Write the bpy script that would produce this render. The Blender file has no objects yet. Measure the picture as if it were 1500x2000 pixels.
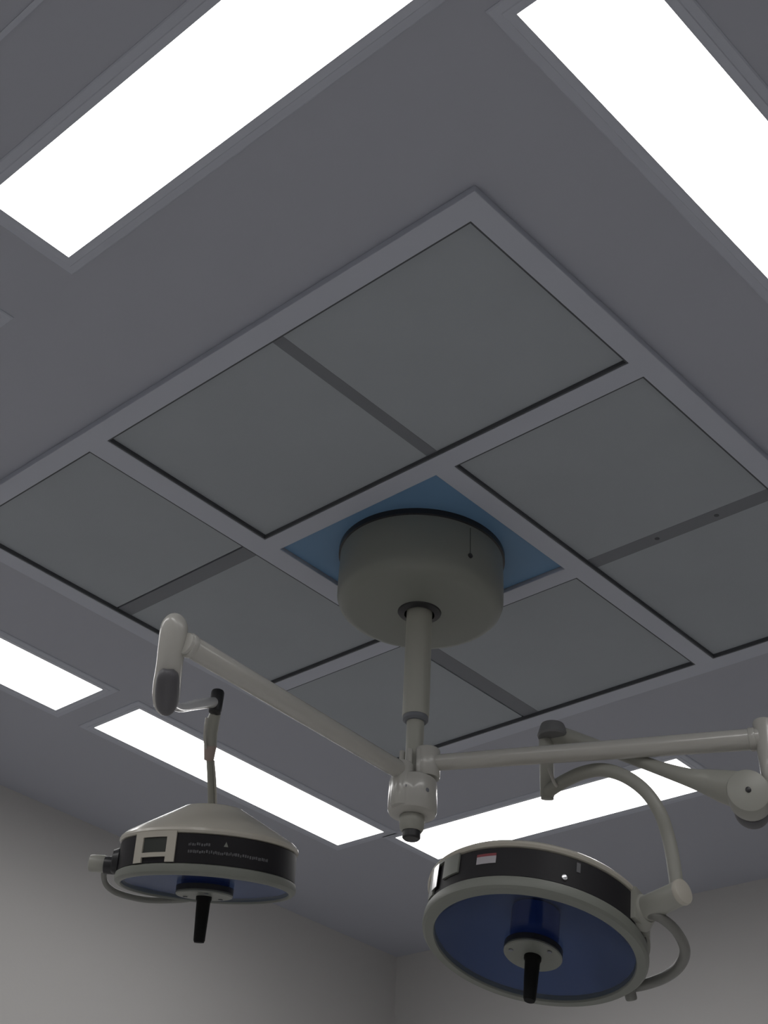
import bpy, bmesh, math, random
from mathutils import Vector, Matrix

# ------------------------------------------------------------------ camera, world, exposure
H = 3.3                                      # ceiling height
CAM = Vector((-1.15109, -0.94892, 1.6425))
R_RIGHT = Vector((0.68257, -0.72713, 0.07332))
R_DOWN = Vector((0.56390, 0.46021, -0.68573))
R_FWD = Vector((0.46487, 0.50940, 0.72416))
FOC, PX, PY = 2363.4, 687.97, 474.09         # focal length and optical centre in pixels of the 1500x2000 frame
LAMP_STRENGTH = 8.0
EXPOSURE = 0.0

sc = bpy.context.scene
col = sc.collection
cam_data = bpy.data.cameras.new('camera')
cam = bpy.data.objects.new('camera', cam_data)
col.objects.link(cam)
m = Matrix((R_RIGHT.normalized(), (-R_DOWN).normalized(), (-R_FWD).normalized())).transposed().to_4x4()
m.translation = CAM
cam.matrix_world = m
cam_data.sensor_fit = 'HORIZONTAL'
cam_data.sensor_width = 36
cam_data.lens = FOC / 1500 * 36
cam_data.shift_x = (750 - PX) / 1500
cam_data.shift_y = -(1000 - PY) / 1500
cam_data.clip_start = 0.02
sc.camera = cam

world = bpy.data.worlds.new('world')
sc.world = world
world.use_nodes = True
world.node_tree.nodes['Background'].inputs[0].default_value = (0.5, 0.52, 0.56, 1)
world.node_tree.nodes['Background'].inputs[1].default_value = 0.0
sc.view_settings.view_transform = 'Standard'
sc.view_settings.look = 'None'
sc.view_settings.gamma = 1
sc.view_settings.use_curve_mapping = False
sc.view_settings.exposure = EXPOSURE


def at(x, y, depth):
    """the point of the room that lies at this depth behind pixel x, y of the photograph"""
    return CAM + (R_RIGHT * ((x - PX) / FOC) + R_DOWN * ((y - PY) / FOC) + R_FWD) * depth


# ------------------------------------------------------------------ materials
def mat(name, color, rough=0.5, metal=0.0, noise=0.0, scale=6.0, coat=0.0, bump=0.0, bump_scale=120.0, spec=0.5):
    mt = bpy.data.materials.new(name)
    mt.use_nodes = True
    nt = mt.node_tree
    b = nt.nodes['Principled BSDF']
    b.inputs['Roughness'].default_value = rough
    b.inputs['Metallic'].default_value = metal
    b.inputs['Coat Weight'].default_value = coat
    b.inputs['Specular IOR Level'].default_value = spec
    tc = nt.nodes.new('ShaderNodeTexCoord')
    n = nt.nodes.new('ShaderNodeTexNoise')
    n.inputs['Scale'].default_value = scale
    n.inputs['Detail'].default_value = 3
    nt.links.new(tc.outputs['Object'], n.inputs['Vector'])
    mix = nt.nodes.new('ShaderNodeMix')
    mix.data_type = 'RGBA'
    mix.inputs[6].default_value = (*[c * (1 - noise) for c in color], 1)
    mix.inputs[7].default_value = (*[min(1, c * (1 + noise)) for c in color], 1)
    nt.links.new(n.outputs['Fac'], mix.inputs[0])
    nt.links.new(mix.outputs[2], b.inputs['Base Color'])
    if bump:
        n2 = nt.nodes.new('ShaderNodeTexNoise')
        n2.inputs['Scale'].default_value = bump_scale
        nt.links.new(tc.outputs['Object'], n2.inputs['Vector'])
        bp = nt.nodes.new('ShaderNodeBump')
        bp.inputs['Strength'].default_value = bump
        bp.inputs['Distance'].default_value = 0.002
        nt.links.new(n2.outputs['Fac'], bp.inputs['Height'])
        nt.links.new(bp.outputs['Normal'], b.inputs['Normal'])
    return mt


M_CEIL = mat('painted_ceiling', (0.435, 0.45, 0.515), 0.55, noise=0.03, scale=1.5, bump=0.1)
M_WALL = mat('painted_wall', (0.60, 0.59, 0.58), 0.6, noise=0.03, scale=1.2, bump=0.1)
M_FLOOR = mat('vinyl_floor', (0.80, 0.80, 0.80), 0.4, noise=0.04, scale=3)
M_FRAME = mat('grid_frame_metal', (0.52, 0.545, 0.625), 0.42, noise=0.02)
M_PANEL = mat('filter_panel', (0.39, 0.42, 0.455), 0.7, noise=0.05, scale=2.5, bump=0.25, bump_scale=300)
M_DIV = mat('divider_grey', (0.19, 0.20, 0.225), 0.5, noise=0.04)
M_GASKET = mat('dark_gasket', (0.085, 0.09, 0.10), 0.7)
M_BLUE = mat('blue_plate', (0.155, 0.29, 0.47), 0.45, noise=0.06, scale=4)
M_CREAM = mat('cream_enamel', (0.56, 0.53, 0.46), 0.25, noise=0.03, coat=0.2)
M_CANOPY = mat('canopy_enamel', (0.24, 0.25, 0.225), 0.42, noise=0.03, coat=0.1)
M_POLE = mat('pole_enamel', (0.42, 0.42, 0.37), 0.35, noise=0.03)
M_ARM = mat('arm_enamel', (0.52, 0.51, 0.475), 0.25, noise=0.03, coat=0.4)
M_BLACK = mat('black_plastic', (0.022, 0.022, 0.025), 0.35, noise=0.1)
M_BAND = mat('charcoal_band', (0.018, 0.017, 0.02), 0.45, noise=0.1, spec=0.25)
M_WINDOW = mat('dark_window', (0.05, 0.055, 0.05), 0.3)
M_GRIP = mat('black_grip', (0.004, 0.004, 0.004), 0.6, spec=0.2)
M_RIM = mat('rim_grey', (0.22, 0.23, 0.205), 0.4, noise=0.03)
M_REFL = mat('blue_reflector', (0.085, 0.125, 0.22), 0.25, metal=0.3, noise=0.15, scale=9)
M_COLUMN = mat('blue_column', (0.07, 0.12, 0.32), 0.2, metal=0.2, noise=0.2, scale=14)
M_STEEL = mat('bright_steel', (0.75, 0.75, 0.76), 0.22, metal=0.9)
M_TEXT = mat('faint_print', (0.13, 0.13, 0.14), 0.5)
M_STICK = mat('sticker_white', (0.45, 0.43, 0.46), 0.5)
M_RED = mat('sticker_red', (0.25, 0.05, 0.06), 0.5)
M_GASKET2 = mat('joint_grey', (0.17, 0.17, 0.175), 0.5)
M_WHITE = mat('link_glare_white', (0.8, 0.8, 0.8), 0.25, coat=0.5)  # white base colour paints in the lamp light reflected by the spring arm link
M_DARK_GREY = mat('dark_grey', (0.11, 0.108, 0.118), 0.45)
M_HANDLE = mat('handle_grey', (0.22, 0.22, 0.205), 0.4)
M_SPRING = mat('arm_grey_enamel', (0.38, 0.38, 0.34), 0.35, noise=0.03)
M_COPPER = mat('tan_sleeve', (0.45, 0.36, 0.32), 0.4)

M_EMIT = bpy.data.materials.new('lit_diffuser')
M_EMIT.use_nodes = True
nt = M_EMIT.node_tree
nt.nodes.clear()
em = nt.nodes.new('ShaderNodeEmission')
em.inputs['Color'].default_value = (1.0, 0.985, 0.97, 1)
# the prismatic cover throws most of its light downwards: strength follows the cosine of the leaving angle
lw = nt.nodes.new('ShaderNodeLayerWeight')
lw.inputs[0].default_value = 0.5
mm = nt.nodes.new('ShaderNodeMath')
mm.operation = 'MULTIPLY_ADD'
mm.inputs[1].default_value = -0.80 * LAMP_STRENGTH
mm.inputs[2].default_value = LAMP_STRENGTH
nt.links.new(lw.outputs['Facing'], mm.inputs[0])
nt.links.new(mm.outputs[0], em.inputs['Strength'])
ou = nt.nodes.new('ShaderNodeOutputMaterial')
nt.links.new(em.outputs[0], ou.inputs[0])

M_GLASS = bpy.data.materials.new('front_glass')
M_GLASS.use_nodes = True
nt = M_GLASS.node_tree
nt.nodes.clear()
tr = nt.nodes.new('ShaderNodeBsdfTransparent')
tr.inputs[0].default_value = (0.82, 0.86, 0.95, 1)
gl = nt.nodes.new('ShaderNodeBsdfGlossy')
gl.inputs['Roughness'].default_value = 0.08
lw = nt.nodes.new('ShaderNodeLayerWeight')
lw.inputs[0].default_value = 0.5
pw = nt.nodes.new('ShaderNodeMath')
pw.operation = 'POWER'
pw.inputs[1].default_value = 5.0
fr = nt.nodes.new('ShaderNodeMath')
fr.operation = 'MULTIPLY_ADD'
fr.inputs[1].default_value = 0.2
fr.inputs[2].default_value = 0.03
nt.links.new(lw.outputs['Facing'], pw.inputs[0])
nt.links.new(pw.outputs[0], fr.inputs[0])
mx = nt.nodes.new('ShaderNodeMixShader')
ou = nt.nodes.new('ShaderNodeOutputMaterial')
nt.links.new(fr.outputs[0], mx.inputs[0])
nt.links.new(tr.outputs[0], mx.inputs[1])
nt.links.new(gl.outputs[0], mx.inputs[2])
nt.links.new(mx.outputs[0], ou.inputs[0])


# ------------------------------------------------------------------ helpers
def box(bm, x0, x1, y0, y1, z0, z1):
    vs = [bm.verts.new((x, y, z)) for z in (z0, z1) for y in (y0, y1) for x in (x0, x1)]
    for f in ((0, 2, 3, 1), (4, 5, 7, 6), (0, 1, 5, 4), (2, 6, 7, 3), (0, 4, 6, 2), (1, 3, 7, 5)):
        bm.faces.new([vs[i] for i in f])


def lathe(bm, prof, seg=64, T=None, a0=0.0, a1=2 * math.pi):
    """prof: (radius, height) pairs; T maps local coordinates to the mesh's"""
    T = T or Matrix.Identity(4)
    full = abs(a1 - a0) > 2 * math.pi - 1e-6
    n = seg if full else seg + 1
    rings = []
    for r, z in prof:
        if r < 1e-6:
            rings.append([bm.verts.new(T @ Vector((0, 0, z)))])
        else:
            rings.append([bm.verts.new(T @ Vector((r * math.cos(a0 + (a1 - a0) * i / seg), r * math.sin(a0 + (a1 - a0) * i / seg), z))) for i in range(n)])
    for a, b in zip(rings, rings[1:]):
        for i in range(seg):
            j = (i + 1) % n
            if len(a) == 1 and len(b) > 1:
                bm.faces.new((a[0], b[j], b[i]))
            elif len(b) == 1 and len(a) > 1:
                bm.faces.new((a[i], a[j], b[0]))
            elif len(a) > 1:
                bm.faces.new((a[i], a[j], b[j], b[i]))
    return rings


def frame_for(p, q):
    """matrix whose z axis runs from p to q"""
    z = (q - p).normalized()
    x = z.orthogonal().normalized()
    y = z.cross(x)
    T = Matrix((x, y, z)).transposed().to_4x4()
    T.translation = p
    return T


def rod(bm, p, q, r0, r1=None, seg=32, round_end=0.0):
    r1 = r0 if r1 is None else r1
    L = (q - p).length
    c = round_end or min(r0, r1) * 0.12
    pr = [(0, 0), (r0 - c, 0), (r0 - 0.3 * c, 0.3 * c), (r0, c), (r1, L - c), (r1 - 0.3 * c, L - 0.3 * c), (r1 - c, L), (0, L)]
    lathe(bm, pr, seg, frame_for(p, q))


def spline(pts, n=10):
    """Catmull-Rom through points given as (Vector, radius)"""
    out = []
    P = [pts[0]] + list(pts) + [pts[-1]]
    for i in range(1, len(P) - 2):
        for k in range(n):
            t = k / n
            def c(a, b, cc, d):
                return 0.5 * ((2 * b) + (cc - a) * t + (2 * a - 5 * b + 4 * cc - d) * t * t + (3 * b - a - 3 * cc + d) * t ** 3)
            out.append((c(P[i - 1][0], P[i][0], P[i + 1][0], P[i + 2][0]), c(P[i - 1][1], P[i][1], P[i + 1][1], P[i + 2][1])))
    out.append(pts[-1])
    return out


def tube(bm, pts, seg=20, smooth=10, squash=None):
    """swept tube through (Vector, radius) points; squash = (world axis, factor)"""
    path = spline(pts, smooth) if smooth else list(pts)
    rings = []
    x = None
    for i, (p, r) in enumerate(path):
        d = (path[min(i + 1, len(path) - 1)][0] - path[max(i - 1, 0)][0]).normalized()
        x = d.orthogonal().normalized() if x is None else (x - d * x.dot(d)).normalized()
        y = d.cross(x)
        ring = []
        for k in range(seg):
            a = 2 * math.pi * k / seg
            o = (x * math.cos(a) + y * math.sin(a)) * r
            if squash:
                o += squash[0] * (o.dot(squash[0]) * (squash[1] - 1))
            ring.append(bm.verts.new(p + o))
        rings.append(ring)
    for a, b in zip(rings, rings[1:]):
        for k in range(seg):
            bm.faces.new((a[k], a[(k + 1) % seg], b[(k + 1) % seg], b[k]))
    bm.faces.new(rings[0][::-1])
    bm.faces.new(rings[-1])


def tag(o, label=None, cat=None, group=None, kind=None):
    for k, v in (('label', label), ('category', cat), ('group', group), ('kind', kind)):
        if v:
            o[k] = v
    return o


def obj(name, bm, material, parent=None, origin=None, smooth=True, angle=35, bevel=0.0):
    """one mesh object; vertices are given in room coordinates, origin is the root's place"""
    bmesh.ops.recalc_face_normals(bm, faces=bm.faces[:])
    if origin is not None:
        bmesh.ops.translate(bm, verts=bm.verts[:], vec=-origin)
    me = bpy.data.meshes.new(name)
    bm.to_mesh(me)
    bm.free()
    me.materials.append(material)
    for p in me.polygons:
        p.use_smooth = smooth
    if smooth:
        me.set_sharp_from_angle(angle=math.radians(angle))
    o = bpy.data.objects.new(name, me)
    col.objects.link(o)
    if parent:
        o.parent = parent
    if bevel:
        b = o.modifiers.new('bevel', 'BEVEL')
        b.width = bevel
        b.segments = 2
        b.limit_method = 'ANGLE'
    return o


def empty(name, loc):
    o = bpy.data.objects.new(name, None)
    o.empty_display_size = 0.1
    o.location = loc
    col.objects.link(o)
    return o


def boxobj(name, dims, material, parent=None, origin=None, bevel=0.0):
    bm = bmesh.new()
    for d in (dims if isinstance(dims[0], (tuple, list)) else [dims]):
        box(bm, *d)
    return obj(name, bm, material, parent, origin, smooth=False, bevel=bevel)


# ------------------------------------------------------------------ the room
X0, X1, Y0, Y1 = -2.6, 3.085, -2.6, 2.935
tag(boxobj('floor', (X0 - .1, X1 + .1, Y0 - .1, Y1 + .1, -0.1, 0), M_FLOOR), kind='structure')
tag(boxobj('ceiling', (X0 - .1, X1 + .1, Y0 - .1, Y1 + .1, H, H + 0.1), M_CEIL), kind='structure')
tag(boxobj('wall_back', (X0 - .1, X1 + .1, Y1, Y1 + .1, 0, H), M_WALL), kind='structure')
tag(boxobj('wall_right', (X1, X1 + .1, Y0, Y1, 0, H), M_WALL), kind='structure')
tag(boxobj('wall_left', (X0 - .1, X0, Y0, Y1, 0, H), M_WALL), kind='structure')
tag(boxobj('wall_front', (X0 - .1, X1 + .1, Y0 - .1, Y0, 0, H), M_WALL), kind='structure')
tag(boxobj('trim_1', (-0.812, -0.802, Y0, Y1, H - 0.003, H), M_FRAME), kind='structure')

# ------------------------------------------------------------------ diffuser in the middle of the ceiling
# pinwheel grid: four blocks of two panels around one square plate
AX = dict(O=0.0, Sd=0.531, Sw=0.554, S=0.5, S2=1.062, M=1.073, Md=1.127, T=1.644)     # along y
BX = dict(O=0.0, S=0.500, Sd=0.546, Sw=0.552, S2=1.037, M=1.050, Md=1.087, T=1.622)   # along x
FZ = H - 0.018                                                                       # underside of the bars
W = 0.052
fr = empty('ceiling_air_diffuser', (0.8, 0.81, H))
tag(fr, 'square pale grey grid of eight flat air diffuser panels around the lamp canopy', 'air diffuser')
fo = Vector(fr.location)
# blocks (x0, x1, y0, y1)
B1 = (0, BX['S'], 0, AX['S2'])
B2 = (BX['Sw'], BX['T'], 0, AX['S'])
B3 = (BX['Md'], BX['T'], AX['Sw'], AX['T'])
B4 = (0, BX['S2'], AX['Md'], AX['T'])
CX = (BX['Sw'], BX['S2'], AX['Sw'], AX['S2'])
holes = [B1, B2, B3, B4, CX]


def grid_mesh(x0, x1, y0, y1, holes, z0, z1):
    """a flat plate with rectangular openings"""
    xs = sorted({x0, x1, *[h[0] for h in holes], *[h[1] for h in holes]})
    ys = sorted({y0, y1, *[h[2] for h in holes], *[h[3] for h in holes]})
    bm = bmesh.new()
    inside = lambda i, j: 0 <= i < len(xs) - 1 and 0 <= j < len(ys) - 1 and not any(
        h[0] - 1e-9 <= (xs[i] + xs[i + 1]) / 2 <= h[1] and h[2] <= (ys[j] + ys[j + 1]) / 2 <= h[3] for h in holes)
    V = {}
    def v(x, y, z):
        if (x, y, z) not in V:
            V[(x, y, z)] = bm.verts.new((x, y, z))
        return V[(x, y, z)]
    for i in range(len(xs) - 1):
        for j in range(len(ys) - 1):
            if not inside(i, j):
                continue
            a, b, c, d = xs[i], xs[i + 1], ys[j], ys[j + 1]
            bm.faces.new((v(a, c, z0), v(a, d, z0), v(b, d, z0), v(b, c, z0)))
            bm.faces.new((v(a, c, z1), v(b, c, z1), v(b, d, z1), v(a, d, z1)))
            for (p, q, ii, jj) in (((a, c), (b, c), i, j - 1), ((b, d), (a, d), i, j + 1), ((a, d), (a, c), i - 1, j), ((b, c), (b, d), i + 1, j)):
                if not inside(ii, jj):
                    bm.faces.new((v(*p, z0), v(*q, z0), v(*q, z1), v(*p, z1)))
    return bm


obj('grid_bars', grid_mesh(-W, BX['T'] + W, -W, AX['T'] + W, holes, FZ, H), M_FRAME, fr, fo, smooth=False, bevel=0.0015)
gk = 0.004
for (a, b, c, d) in (B1, B2, B3, B4):
    obj('gasket', grid_mesh(a, b, c, d, [(a + gk, b - gk, c + gk, d - gk)], FZ + 0.0015, H - 0.002), M_GASKET, fr, fo, smooth=False)
dividers = [(B1[0] + gk, B1[1] - gk, AX['S'] + 0.002, AX['Sd'] + 0.002), (BX['M'], BX['Md'] + 0.005, B2[2] + gk, B2[3] - gk),
            (B3[0] + gk, B3[1] - gk, AX['M'], AX['Md']), (BX['S'], BX['Sd'], B4[2] + gk, B4[3] - gk)]
for (a, b, c, d) in dividers:
    tag(boxobj('divider_bar', (a, b, c, d, H - 0.008, H - 0.002), M_DIV, fr, fo, bevel=0.001), 'dark grey divider bar between two panels')
for t in (0.30, 0.62):
    bm = bmesh.new()
    p = Vector((BX['M'] + 0.022, B2[2] + t * (B2[3] - B2[2]), H - 0.0085))
    rod(bm, p, p + Vector((0, 0, 0.002)), 0.006, seg=16)
    obj('screw', bm, M_GASKET, fr, fo)

panels = [
    ((B1[0], B1[1], 0, AX['S'] + 0.002), 'grey ceiling panel filling the topmost corner of the grid, nearest both large lights'),
    ((B1[0], B1[1], AX['Sd'] + 0.002, B1[3]), 'grey ceiling panel directly up and left of the blue plate, second along that edge'),
    ((B2[0], BX['M'], 0, B2[3]), 'grey ceiling panel directly up and right of the blue plate'),
    ((BX['Md'] + 0.005, B2[1], 0, B2[3]), 'grey ceiling panel in the rightmost corner of the grid, cut by the photo edge'),
    ((B3[0], B3[1], B3[2], AX['M']), 'grey ceiling panel directly down and right of the round canopy'),
    ((B3[0], B3[1], AX['Md'], B3[3]), 'grey ceiling panel behind the drop pole, in the lowest corner of the grid'),
    ((B4[0], BX['S'], B4[2], B4[3]), 'grey ceiling panel in the leftmost corner of the grid, above the short cut-off light'),
    ((BX['Sd'], B4[1], B4[2], B4[3]), 'grey ceiling panel left of the canopy, crossed by the longer reach of the lamp arm'),
]
bm = bmesh.new()
box(bm, -0.5, 0.5, -0.5, 0.5, -0.003, 0.003)
first = obj('diffuser_panel', bm, M_PANEL, smooth=False)
for i, ((a, b, c, d), lab) in enumerate(panels):
    o = first if i == 0 else first.copy()
    if i:
        col.objects.link(o)
    e = gk + 0.001
    a += e if a in (B1[0], B2[0], B3[0], B4[0]) else 0
    b -= e if b in (B1[1], B2[1], B3[1], B4[1]) else 0
    c += e if c in (B1[2], B2[2], B3[2], B4[2]) else 0
    d -= e if d in (B1[3], B2[3], B3[3], B4[3]) else 0
    o.parent = fr
    o.location = Vector(((a + b) / 2, (c + d) / 2, H - 0.0045)) - fo
    o.scale = (b - a, d - c, 1)

tag(boxobj('mounting_plate', (CX[0] + .002, CX[1] - .002, CX[2] + .002, CX[3] - .002, H - 0.008, H - 0.002), M_BLUE, fr, fo),
    'flat blue square plate behind the round lamp canopy')


# ------------------------------------------------------------------ recessed ceiling lights
def ceiling_light(x0, x1, y0, y1, label):
    t = empty('ceiling_light', ((x0 + x1) / 2, (y0 + y1) / 2, H))
    tag(t, label, 'ceiling light', 'rectangular lit ceiling panels around the diffuser')
    o = Vector(t.location)
    w = 0.036
    bm = bmesh.new()
    def rect(e, z):
        return [bm.verts.new((x, y, z)) for x, y in ((x0 - e, y0 - e), (x1 + e, y0 - e), (x1 + e, y1 + e), (x0 - e, y1 + e))]
    rr = [rect(w, H), rect(w, H - 0.0015), rect(w - 0.003, H - 0.0035), rect(w * 0.5, H - 0.0035), rect(w * 0.45, H - 0.0050), rect(0.004, H - 0.0030), rect(0, H - 0.0025), rect(0, H)]
    for a, b in zip(rr, rr[1:]):
        for i in range(4):
            bm.faces.new((a[i], a[(i + 1) % 4], b[(i + 1) % 4], b[i]))
    obj('light_frame', bm, M_FRAME, t, o, smooth=False)
    boxobj('light_diffuser', (x0, x1, y0, y1, H - 0.0025, H - 0.001), M_EMIT, t, o)
    return t


ceiling_light(-0.612, -0.413, -0.47, 0.674, 'long lit ceiling panel across the top left, its near end fully in view')
ceiling_light(-0.286, 0.86, -0.517, -0.329, 'largest-looking lit ceiling panel at the top right edge of the photo')
ceiling_light(-0.36, 0.782, 2.063, 2.297, 'short-looking lit ceiling panel cut off by the left photo edge')
ceiling_light(0.930, 2.045, 2.067, 2.290, 'lit ceiling panel behind the rod of the smaller lamp head')
ceiling_light(2.105, 2.336, 0.925, 2.066, 'lit ceiling panel behind the curved yoke of the larger lamp head')
ceiling_light(-0.612, -0.413, 0.945, 2.0, 'lit ceiling panel whose frame corner just touches the left photo edge')

# unseen lights added behind the camera to fill the room more evenly
ceiling_light(-1.2, -0.06, -1.75, -1.53, 'added unseen fill light panel behind the camera, parallel to the large light at the top right')
ceiling_light(0.5, 1.64, -1.75, -1.53, 'added unseen fill light panel far outside the top right corner of the photo')
ceiling_light(-1.9, -1.68, -0.6, 0.54, 'added unseen fill light panel behind the camera, parallel to the light at the top left')
ceiling_light(-1.9, -1.68, 0.9, 2.04, 'added unseen fill light panel far outside the left edge of the photo')

# ------------------------------------------------------------------ the surgical light
AXX, AXY = 0.7945, 0.808
root = empty('surgical_light', (AXX, AXY, H - 0.008))
tag(root, 'cream double-headed surgical light hanging from the ceiling on a pole with two arms', 'surgical light')
RO = Vector(root.location)


def V(x, y, z):
    return Vector((x, y, z))


def A(z):
    return Vector((AXX, AXY, z))


def part(name, bm, material, parent=root, **k):
    return obj(name, bm, material, parent, RO, **k)


TA = Matrix.Translation((AXX, AXY, 0))
# canopy
bm = bmesh.new()
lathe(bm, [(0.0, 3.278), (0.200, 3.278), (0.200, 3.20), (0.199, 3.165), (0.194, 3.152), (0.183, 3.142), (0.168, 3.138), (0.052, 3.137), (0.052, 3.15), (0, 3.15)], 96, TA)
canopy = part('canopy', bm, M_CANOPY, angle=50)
bm = bmesh.new()
lathe(bm, [(0, H - 0.008), (0.2045, H - 0.008), (0.2045, 3.278), (0.196, 3.275), (0, 3.275)], 96, TA)
tag(part('mounting_ring', bm, M_BLACK, canopy), 'black ring between canopy and blue plate')
bm = bmesh.new()
sa = math.atan2(-0.963, -0.234)
d = Vector((math.cos(sa), math.sin(sa), 0))
T = frame_for(A(3.19) + d * 0.198, A(3.19) + d * 0.21)
sv = Vector((-d.y, d.x, 0))
vs = []
for (u, z) in ((-0.0008, 3.20), (0.0008, 3.20), (0.0008, 3.27), (-0.0008, 3.27)):
    vs.append(bm.verts.new(A(z) + d * 0.2005 + sv * u))
bm.faces.new(vs)
ext = bmesh.ops.extrude_face_region(bm, geom=bm.faces[:])
bmesh.ops.translate(bm, verts=[e for e in ext['geom'] if isinstance(e, bmesh.types.BMVert)], vec=-d * 0.002)
part('seam', bm, M_WINDOW, canopy)
bm = bmesh.new()
rod(bm, A(3.195) + d * 0.197, A(3.195) + d * 0.2025, 0.006, seg=20)
part('screw', bm, M_BLACK, canopy)
bm = bmesh.new()
lathe(bm, [(0.036, 3.131), (0.050, 3.1345), (0.053, 3.14), (0.053, 3.15), (0.030, 3.15)], 64, TA)
tag(part('collar', bm, M_BLACK, canopy), 'black collar ring around the pole')
# pole
bm = bmesh.new()
lathe(bm, [(0, 3.15), (0.0305, 3.15), (0.0305, 2.884), (0.0295, 2.880), (0.0195, 2.880), (0.0195, 2.70), (0, 2.70)], 48, TA)
pole = part('drop_pole', bm, M_POLE)
bm = bmesh.new()
lathe(bm, [(0.0195, 2.886), (0.0285, 2.883), (0.0285, 2.872), (0.024, 2.868), (0.0195, 2.868)], 48, TA)
tag(part('pole_ring', bm, M_DIV, pole), 'dark ring where the pole narrows')

# arm geometry
ZL, ZR = 2.745, 2.775
EL = Vector((0.100, 0.775, ZL))
ER = Vector((1.085, 0.151, ZR))
EL = at(352, 1250, (ZL - CAM.z) / ((R_RIGHT * ((352 - PX) / FOC) + R_DOWN * ((1250 - PY) / FOC) + R_FWD).z))
ER = at(1497, 1442, (ZR - CAM.z) / ((R_RIGHT * ((1497 - PX) / FOC) + R_DOWN * ((1442 - PY) / FOC) + R_FWD).z))
dL = (EL - A(ZL)).normalized()
dR = (ER - A(ZR)).normalized()

# hub: lower round housing carrying the first arm, upper collar carrying the second, vertical ribs, end shaft
bm = bmesh.new()
lathe(bm, [(0, 2.742), (0.044, 2.742), (0.050, 2.738), (0.052, 2.730), (0.052, 2.676), (0.049, 2.669), (0.043, 2.667), (0, 2.662)], 56, TA)
hub = part('hub', bm, M_ARM)
for k in (-1.05, -0.35, 0.35, 1.05):
    bm = bmesh.new()
    a = math.atan2(CAM.y - AXY, CAM.x - AXX) + k
    q = Vector((math.cos(a), math.sin(a), 0)) * 0.030
    rod(bm, A(2.735) + q, A(2.795) + q, 0.0065, seg=16)
    part('hub_rib', bm, M_ARM, hub)
bm = bmesh.new()
o1 = dR * 0.030
lathe(bm, [(0, 2.742), (0.026, 2.742), (0.028, 2.746), (0.028, 2.800), (0.026, 2.804), (0, 2.804)], 40, Matrix.Translation((AXX + o1.x, AXY + o1.y, 0)))
part('arm_collar', bm, M_ARM, hub)
bm = bmesh.new()
o1 = dL * 0.037
lathe(bm, [(0, 2.672), (0.021, 2.672), (0.023, 2.678), (0.023, 2.758), (0.020, 2.763), (0, 2.763)], 40, Matrix.Translation((AXX + o1.x, AXY + o1.y, 0)))
part('arm_collar', bm, M_ARM, hub)
bm = bmesh.new()
lathe(bm, [(0, 2.664), (0.026, 2.664), (0.027, 2.655), (0.025, 2.640), (0.021, 2.634), (0, 2.634)], 40, TA)
part('end_shaft', bm, M_SPRING, hub)
bm = bmesh.new()
lathe(bm, [(0, 2.636), (0.019, 2.636), (0.019, 2.622), (0.016, 2.619), (0, 2.619)], 40, TA)
tag(part('end_cap', bm, M_BLACK, hub), 'dark cap at the bottom of the hub')
for k, zz in ((-0.5, 2.708), (0.9, 2.705), (2.2, 2.71)):
    bm = bmesh.new()
    a = math.atan2(-1.7, -1.9) + k * 0.7
    q = Vector((math.cos(a), math.sin(a), 0))
    rod(bm, A(zz) + q * 0.047, A(zz) + q * 0.0525, 0.0045, seg=14)
    part('hub_screw', bm, M_DIV, hub)

# extension arms
bm = bmesh.new()
rod(bm, A(ZL) + dL * 0.05, EL - dL * 0.012, 0.0185, 0.0205)
armL = tag(part('extension_arm', bm, M_ARM), 'cream horizontal arm of the smaller lamp head')
bm = bmesh.new()
rod(bm, EL - dL * 0.032, EL - dL * 0.018, 0.0225)
part('arm_cuff', bm, M_ARM, armL)
bm = bmesh.new()
rod(bm, A(ZR) + dR * 0.05, ER - dR * 0.012, 0.0165, 0.0205)
armR = tag(part('extension_arm', bm, M_ARM), 'cream horizontal arm of the larger lamp head')
bm = bmesh.new()
rod(bm, ER - dR * 0.034, ER - dR * 0.020, 0.0225)
part('arm_cuff', bm, M_ARM, armR)

# ---- smaller head: elbow post, spring arm, link
UP = V(0, 0, 1)
bm = bmesh.new()
tube(bm, [(at(343, 1207, 2.30), 0.010), (at(342, 1212, 2.295), 0.021), (at(340, 1228, 2.285), 0.0262), (at(336, 1262, 2.27), 0.0262), (at(331, 1300, 2.26), 0.0250),
          (at(326, 1340, 2.262), 0.0262), (at(324, 1368, 2.27), 0.0245), (at(324, 1384, 2.28), 0.016), (at(325, 1391, 2.285), 0.005)], seg=28)
elbowL = part('elbow', bm, M_ARM, angle=60)
bm = bmesh.new()
tube(bm, [(at(329, 1306, 2.238), 0.010), (at(328, 1318, 2.238), 0.0195), (at(327, 1345, 2.245), 0.0225), (at(326, 1372, 2.258), 0.0210), (at(326, 1386, 2.268), 0.014), (at(326, 1392, 2.272), 0.006)], seg=24)  # dark grey body laid over the lower front of the elbow
tag(part('elbow_underside', bm, M_DARK_GREY, elbowL), 'dark grey underside of the elbow')
bm = bmesh.new()
tube(bm, [(at(330, 1372, 2.30), 0.010), (at(352, 1382, 2.42), 0.0085), (at(380, 1377, 2.58), 0.0105), (at(405, 1373, 2.71), 0.0115), (at(420, 1372, 2.78), 0.0115)], seg=24)
springL = part('spring_arm', bm, M_WHITE)
bm = bmesh.new()
J = at(423, 1368, 2.78)
rod(bm, J - UP * 0.030, J + UP * 0.024, 0.0155, round_end=0.006)
tag(part('spring_arm_joint', bm, M_BLACK, springL), 'black joint at the end of the spring arm')


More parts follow.
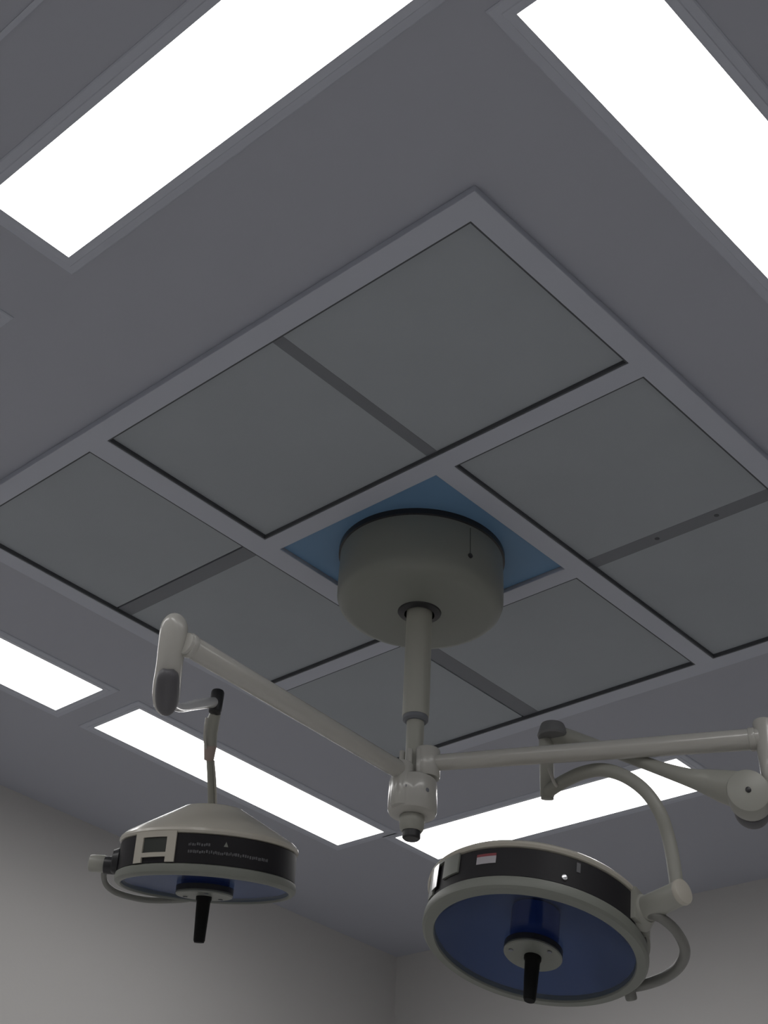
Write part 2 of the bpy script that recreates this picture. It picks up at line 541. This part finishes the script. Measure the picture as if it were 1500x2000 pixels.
# ---- lamp heads
def head_frame(px, py, depth, phi, ratio):
    c = at(px, py, depth)
    v = (c - CAM).normalized()
    u = (R_RIGHT - v * R_RIGHT.dot(v)).normalized()
    w = v.cross(u)
    if w.dot(R_DOWN) > 0:
        w = -w
    cp, sp = math.cos(math.radians(phi)), math.sin(math.radians(phi))
    e1 = u * cp - w * sp
    p = u * sp + w * cp
    s = math.sqrt(1 - ratio * ratio)
    e3 = p * s + v * ratio
    e2 = p * ratio - v * s
    T = Matrix((e1, e2, e3)).transposed().to_4x4()
    T.translation = c
    return T


def curved_plate(bm, T, r, t, th0, th1, z0, z1, n=12):
    """a plate that follows the round side of a head"""
    rows = []
    for i in range(n + 1):
        a = math.radians(th0 + (th1 - th0) * i / n)
        rows.append([bm.verts.new(T @ Vector((rr * math.cos(a), rr * math.sin(a), z))) for rr, z in ((r, z0), (r, z1), (r + t, z1), (r + t, z0))])
    for a, b in zip(rows, rows[1:]):
        for k in range(4):
            bm.faces.new((a[k], a[(k + 1) % 4], b[(k + 1) % 4], b[k]))
    bm.faces.new(rows[0])
    bm.faces.new(rows[-1][::-1])


def polar(T, r, deg, z):
    a = math.radians(deg)
    return T @ Vector((r * math.cos(a), r * math.sin(a), z))


def lamp_head(T, R, Ri, rt, hb, top, base_r, grip_len, label):
    """R rim radius, Ri glass radius, rt rim thickness, hb top of the dark band and top of the dome above the face"""
    bm = bmesh.new()
    lathe(bm, [(Ri, rt), (R * 0.955, rt), (R * 0.955, hb - 0.002), (R * 0.99, hb), (R * 1.003, hb + 0.004), (R * 0.995, hb + 0.009),
               (R * 0.955, hb + 0.016), (R * 0.36, top - 0.002), (R * 0.345, top - 0.0003), (R * 0.32, top), (0, top),
               (0, top - 0.014), (R * 0.32, top - 0.016), (R * 0.93, hb - 0.002), (Ri, rt)], 96, T)
    head = tag(part('lamp_head', bm, M_CREAM, angle=28), label)
    bm = bmesh.new()
    lathe(bm, [(Ri, rt * 0.6), (Ri + 0.0005, 0.001), (Ri + 0.002, -0.001), (R - 0.006, 0.0), (R - 0.001, 0.004), (R, 0.009), (R - 0.001, rt - 0.003), (R - 0.006, rt), (Ri, rt), (Ri, rt * 0.6)], 96, T)
    part('rim', bm, M_RIM, head)
    bm = bmesh.new()
    lathe(bm, [(R * 0.955, rt - 0.002), (R * 0.98, rt), (R * 0.98, hb - 0.003), (R * 0.955, hb - 0.001)], 96, T)
    tag(part('side_band', bm, M_BAND, head), 'charcoal band around the side of the head')
    # concave blue reflector with facets
    bm = bmesh.new()
    prof = [(Ri, rt * 0.5)]
    for i in range(1, 9):
        t = i / 8
        prof.append((Ri * (1 - 0.72 * t), rt * 0.5 + (hb - 0.006 - rt * 0.5) * (1 - (1 - t) ** 2)))
    prof.append((0, hb - 0.004))
    lathe(bm, prof, 40, T)
    tag(part('reflector', bm, M_REFL, head, angle=12), 'dark blue faceted reflector bowl')
    bm = bmesh.new()
    lathe(bm, [(0, hb - 0.006), (base_r * 0.85, hb - 0.008), (base_r * 0.85, 0.004), (0, 0.004)], 48, T)
    tag(part('bulb_column', bm, M_COLUMN, head), 'dark column in the middle of the reflector')
    bm = bmesh.new()
    lathe(bm, [(0, 0.006), (Ri, 0.006), (Ri, 0.003), (0, 0.003)], 72, T)
    part('front_glass', bm, M_GLASS, head)
    bm = bmesh.new()
    lathe(bm, [(0, 0.004), (base_r, 0.004), (base_r, -0.006), (0, -0.006)], 56, T)
    tag(part('handle_mount', bm, M_BLACK, head), 'black ring under the grip plate')
    bm = bmesh.new()
    lathe(bm, [(0, -0.006), (base_r * 0.98, -0.006), (base_r, -0.008), (base_r, -0.010), (base_r * 0.97, -0.012), (0, -0.013)], 56, T)
    plate = tag(part('grip_plate', bm, M_RIM, head), 'pale round plate that carries the grip')
    bm = bmesh.new()
    g = grip_len
    lathe(bm, [(0, -0.012), (0.0165, -0.012), (0.0165, -0.018), (0.0145, -0.022), (0.0135, -0.05), (0.0118, -g + 0.004), (0.0100, -g), (0, -g)], 32, T)
    tag(part('grip', bm, M_GRIP, head), 'black tapered grip')
    return head, plate


def dots(T, spots, r, z, material, parent, name='screw'):
    for (rr, th) in spots:
        bm = bmesh.new()
        p = polar(T, rr, th, z)
        q = polar(T, rr, th, z - 0.0015)
        rod(bm, p, q, r, seg=14)
        part(name, bm, material, parent)


# smaller head
TL = head_frame(400, 1738, 2.52, 3.96, 0.137)
RL = 0.1895
headL, plateL = lamp_head(TL, RL, 0.1745, 0.020, 0.075, 0.154, 0.060, 0.096, 'smaller level lamp head with faint print on its band')
dots(TL, [(0.043, 205), (0.043, 325), (0.043, 85)], 0.005, -0.0125, M_DIV, headL)
bm = bmesh.new()
rb = RL * 0.98
curved_plate(bm, TL, rb, 0.004, 111, 117, 0.0205, 0.077)
curved_plate(bm, TL, rb, 0.004, 135, 142, 0.0205, 0.077)
curved_plate(bm, TL, rb, 0.004, 117, 135, 0.066, 0.077)
curved_plate(bm, TL, rb, 0.004, 117, 135, 0.030, 0.038)
part('bracket', bm, M_CREAM, headL, smooth=False)
bm = bmesh.new()
curved_plate(bm, TL, rb, 0.0012, 117.3, 134.7, 0.039, 0.065)
tag(part('bracket_window', bm, M_WINDOW, headL, smooth=False), 'dark square opening in the cream bracket')
# faint two-line print and a small bright mark on the band, too small to read in the photograph
random.seed(4)
bm = bmesh.new()
for z, th0, th1, hgt in ((0.054, 103, 90, 0.0050), (0.041, 103, 50, 0.0055)):
    th = th0
    while th > th1:
        w_ = random.uniform(0.5, 1.1)
        zz = z + random.uniform(-0.001, 0.001)
        curved_plate(bm, TL, rb, 0.0006, th - w_, th, zz - hgt / 2, zz + hgt / 2 * random.uniform(0.5, 1), 1)
        th -= w_ + random.uniform(0.3, 0.8)
tag(part('printed_line', bm, M_TEXT, headL, smooth=False), 'faint grey print on the charcoal band')
bm = bmesh.new()
p = [polar(TL, rb + 0.0008, th, z) for th, z in ((81.4, 0.053), (78.6, 0.053), (80.0, 0.062))]
q = [polar(TL, rb - 0.001, th, z) for th, z in ((81.4, 0.053), (78.6, 0.053), (80.0, 0.062))]
pv = [bm.verts.new(a) for a in p]
qv = [bm.verts.new(a) for a in q]
bm.faces.new(pv)
for i in range(3):
    bm.faces.new((pv[i], pv[(i + 1) % 3], qv[(i + 1) % 3], qv[i]))
tag(part('warning_mark', bm, M_RIM, headL, smooth=False), 'small pale mark on the charcoal band')
# pivot on the side, with knob, and side handle
bm = bmesh.new()
rod(bm, polar(TL, RL * 0.95, 188, 0.036), polar(TL, RL * 1.15, 188, 0.036), 0.017)
rod(bm, polar(TL, RL * 0.97, 180, 0.040), polar(TL, RL * 1.05, 180, 0.040), 0.026, 0.022)
pivotL = tag(part('pivot', bm, M_BLACK, headL), 'black pivot block on the side of the head')
bm = bmesh.new()
rod(bm, polar(TL, RL * 1.14, 188, 0.038), polar(TL, RL * 1.32, 188, 0.038), 0.0165, round_end=0.004)
part('pivot_knob', bm, M_SPRING, headL)
bm = bmesh.new()
tube(bm, [(polar(TL, 0.218, 190, 0.034), 0.0062), (polar(TL, 0.224, 196, 0.018), 0.0062), (polar(TL, 0.222, 202, 0.004), 0.0062), (polar(TL, 0.214, 212, -0.004), 0.0062),
          (polar(TL, 0.205, 228, -0.006), 0.0062), (polar(TL, 0.198, 242, -0.003), 0.0062), (polar(TL, 0.186, 258, 0.004), 0.0062), (polar(TL, 0.178, 264, 0.010), 0.0055)])
part('side_handle', bm, M_HANDLE, headL)

# yoke of the smaller head: sleeve, tan ring, rod down behind the dome to its far pivot
bm = bmesh.new()
tube(bm, [(at(421, 1392, 2.775), 0.0125), (at(416, 1410, 2.775), 0.0150), (at(412, 1435, 2.77), 0.0150), (at(411, 1456, 2.765), 0.0145)], seg=24)
yokeL = part('yoke', bm, M_SPRING)
bm = bmesh.new()
rod(bm, at(411, 1454, 2.765), at(408, 1484, 2.76), 0.0150, 0.0115)
tag(part('yoke_sleeve', bm, M_COPPER, yokeL), 'tan sleeve at the lower end of the yoke')
bm = bmesh.new()
farp = polar(TL, RL * 0.93, 268, 0.048)
tube(bm, [(at(404, 1402, 2.76), 0.0035), (at(401, 1422, 2.75), 0.0035), (at(400, 1440, 2.75), 0.0035), (at(402, 1462, 2.75), 0.0030)], seg=14)  # thin tube draws the highlight along the left edge of the yoke
part('yoke_cable_or_glint', bm, M_ARM, yokeL)
bm = bmesh.new()
tube(bm, [(at(409, 1480, 2.76), 0.0075), (at(411, 1520, 2.77), 0.0075), (at(412, 1570, 2.775), 0.0075), (at(411, 1620, 2.77), 0.0075), (at(403, 1675, 2.745), 0.0075), (farp, 0.0085)], seg=18)
part('yoke_rod', bm, M_SPRING, yokeL)
bm = bmesh.new()
tube(bm, [(at(417, 1486, 2.762), 0.0025), (at(420, 1530, 2.772), 0.0033), (at(421, 1580, 2.778), 0.0033), (at(418, 1640, 2.772), 0.0030)], seg=12)
part('yoke_cable_or_glint', bm, M_ARM, yokeL)

# ---- larger head: post, knuckle, spring arm
bm = bmesh.new()
top = at(1499, 1408, 2.395)
bot = at(1503, 1572, 2.30)
rod(bm, ER + UP * 0.036, ER - UP * 0.125, 0.0225, round_end=0.006)
elbowR = part('elbow', bm, M_ARM)
bm = bmesh.new()
kc = at(1462, 1545, 2.33)
ax = (CAM - kc)
ax = Vector((ax.x, ax.y, 0)).normalized()
side = UP.cross(ax).normalized()
rod(bm, kc - ax * 0.045, kc + ax * 0.006, 0.041, round_end=0.005)
tube(bm, [(kc - ax * 0.02, 0.024), ((kc - ax * 0.02) * 0.5 + (ER - UP * 0.10) * 0.5, 0.024), (ER - UP * 0.10, 0.0215)], seg=24)
knuckle = part('knuckle', bm, M_SPRING, elbowR)
bm = bmesh.new()
rod(bm, kc + ax * 0.004, kc + ax * 0.008, 0.0055, seg=18)
tag(part('knuckle_screw', bm, M_BLACK, elbowR), 'dark screw in the middle of the round knuckle')
bm = bmesh.new()
rod(bm, kc - ax * 0.05 - UP * 0.006, kc - ax * 0.085 - UP * 0.006, 0.034, round_end=0.004)
tag(part('knuckle_cover', bm, M_DARK_GREY, elbowR), 'dark grey cover behind the knuckle')
bm = bmesh.new()
tube(bm, [(at(1458, 1546, 2.375), 0.0360), (at(1420, 1538, 2.385), 0.0320), (at(1386, 1529, 2.40), 0.0255), (at(1350, 1520, 2.41), 0.0180), (at(1296, 1503, 2.45), 0.0138),
          (at(1240, 1483, 2.50), 0.0125), (at(1170, 1458, 2.56), 0.0125), (at(1110, 1440, 2.62), 0.0170), (at(1075, 1434, 2.645), 0.0210), (at(1066, 1433, 2.65), 0.014)], seg=28)
springR = part('spring_arm', bm, M_SPRING, angle=60)
bm = bmesh.new()
JR = at(1080, 1434, 2.63)
rod(bm, JR + UP * 0.022, JR - UP * 0.01, 0.027, 0.034, round_end=0.006)
tag(part('spring_arm_joint', bm, M_GASKET2, springR), 'dark grey joint cap above the yoke')

# larger head
TR = head_frame(1041.5, 1855.6, 2.32, 9.26, 0.4417)
RR = 0.2165
headR, plateR = lamp_head(TR, RR, 0.192, 0.024, 0.080, 0.130, 0.056, 0.092, 'larger tilted lamp head with a dark blue inside')
dots(TR, [(0.043, 165), (0.043, 285), (0.043, 45)], 0.0045, -0.0125, M_DIV, headR)
rb = RR * 0.98
bm = bmesh.new()
curved_plate(bm, TR, rb, 0.004, 135, 147, 0.042, 0.080)
curved_plate(bm, TR, rb, 0.004, 157, 163, 0.026, 0.088)
curved_plate(bm, TR, rb, 0.004, 147, 157, 0.078, 0.088)
part('bracket', bm, M_RIM, headR, smooth=False)
bm = bmesh.new()
curved_plate(bm, TR, rb + 0.004, 0.0015, 152, 158, 0.034, 0.080)  # modelled strip imitates the white highlight beside the bracket
tag(part('highlight_strip', bm, M_STEEL, headR, smooth=False), 'bright strip standing in for a highlight on the side of the head')
bm = bmesh.new()
curved_plate(bm, TR, rb, 0.0008, 112.5, 123.5, 0.048, 0.062)
tag(part('sticker', bm, M_STICK, headR, smooth=False), 'small white sticker with a red top edge')
bm = bmesh.new()
curved_plate(bm, TR, rb, 0.0010, 112.5, 123.5, 0.062, 0.067)
tag(part('sticker_edge', bm, M_RED, headR, smooth=False), 'dark red strip along the sticker')
bm = bmesh.new()
rod(bm, polar(TR, rb - 0.002, 77.5, 0.036), polar(TR, rb + 0.003, 77.5, 0.036), 0.0055, seg=16)
tag(part('band_screw', bm, M_STEEL, headR), 'bright screw on the dark band')
bm = bmesh.new()
curved_plate(bm, TR, rb, 0.001, 69.5, 71.5, 0.054, 0.072)
part('band_slot', bm, M_TEXT, headR, smooth=False)

# pivot mount, shaft, cap
bm = bmesh.new()
curved_plate(bm, TR, rb, 0.010, 18, 36, 0.028, 0.086)
curved_plate(bm, TR, rb, 0.006, -6, 18, 0.036, 0.080)
part('pivot_mount', bm, M_SPRING, headR, smooth=False)
bm = bmesh.new()
s0 = polar(TR, rb, 27, 0.056)
s1 = polar(TR, 0.314, 35, 0.061)
rod(bm, s0, s1, 0.0225, 0.0205)
rod(bm, s0 - (s1 - s0) * 0.05, s0 + (s1 - s0) * 0.22, 0.034, 0.026, round_end=0.006)
pivR = part('pivot_shaft', bm, M_SPRING, headR)
bm = bmesh.new()
dd = (s1 - s0).normalized()
rod(bm, s1 - dd * 0.004, s1 + dd * 0.009, 0.0225, round_end=0.004)
tag(part('pivot_cap', bm, M_CREAM, headR), 'cream cap on the end of the pivot')
bm = bmesh.new()
rod(bm, polar(TR, rb + 0.006, 33, 0.060), polar(TR, rb + 0.0125, 33, 0.060), 0.006, seg=16)
part('mount_hole', bm, M_BLACK, headR)
# side handle
bm = bmesh.new()
tube(bm, [(polar(TR, 0.235, 30, 0.045), 0.0085), (polar(TR, 0.262, 30, 0.034), 0.0090), (polar(TR, 0.276, 22, 0.030), 0.0095), (polar(TR, 0.2815, 9, 0.030), 0.0100),
          (polar(TR, 0.2756, -3.3, 0.030), 0.0100), (polar(TR, 0.263, -15.4, 0.030), 0.0098), (polar(TR, 0.247, -27, 0.030), 0.0095), (polar(TR, 0.232, -35, 0.029), 0.009), (polar(TR, 0.212, -38, 0.029), 0.009)])
part('side_handle', bm, M_HANDLE, headR)
bm = bmesh.new()
rod(bm, polar(TR, 0.216, -32, 0.038), polar(TR, 0.236, -34, 0.004), 0.0115, round_end=0.004)
part('handle_clip', bm, M_HANDLE, headR)

# yoke of the larger head: upright spindle and curved pipe
bm = bmesh.new()
sp0 = at(1066, 1435, 2.64)
sp1 = at(1069, 1556, 2.575)
rod(bm, sp0, sp1, 0.0155, 0.0150)
rod(bm, sp1 - (sp1 - sp0) * 0.12, sp1 + (sp1 - sp0).normalized() * 0.006, 0.0135)
yokeR = tag(part('yoke', bm, M_SPRING), 'spindle above the larger lamp head')
ys = [(1070, 1546, 2.575), (1100, 1527, 2.555), (1140, 1509, 2.53), (1180, 1504, 2.50), (1222, 1517, 2.46), (1260, 1545, 2.42), (1288, 1585, 2.385), (1304, 1630, 2.36), (1315, 1682, 2.325), (1322, 1735, 2.29)]
bm = bmesh.new()
tube(bm, [(at(*q), 0.0132) for q in ys], seg=24)
part('yoke_pipe', bm, M_SPRING, yokeR)
bm = bmesh.new()
ys = [(1072, 1500, 2.565), (1082, 1527, 2.55), (1088, 1535, 2.55)]
tube(bm, [(at(*q), 0.004) for q in ys], seg=12)
part('yoke_cable_or_glint', bm, M_ARM, yokeR)
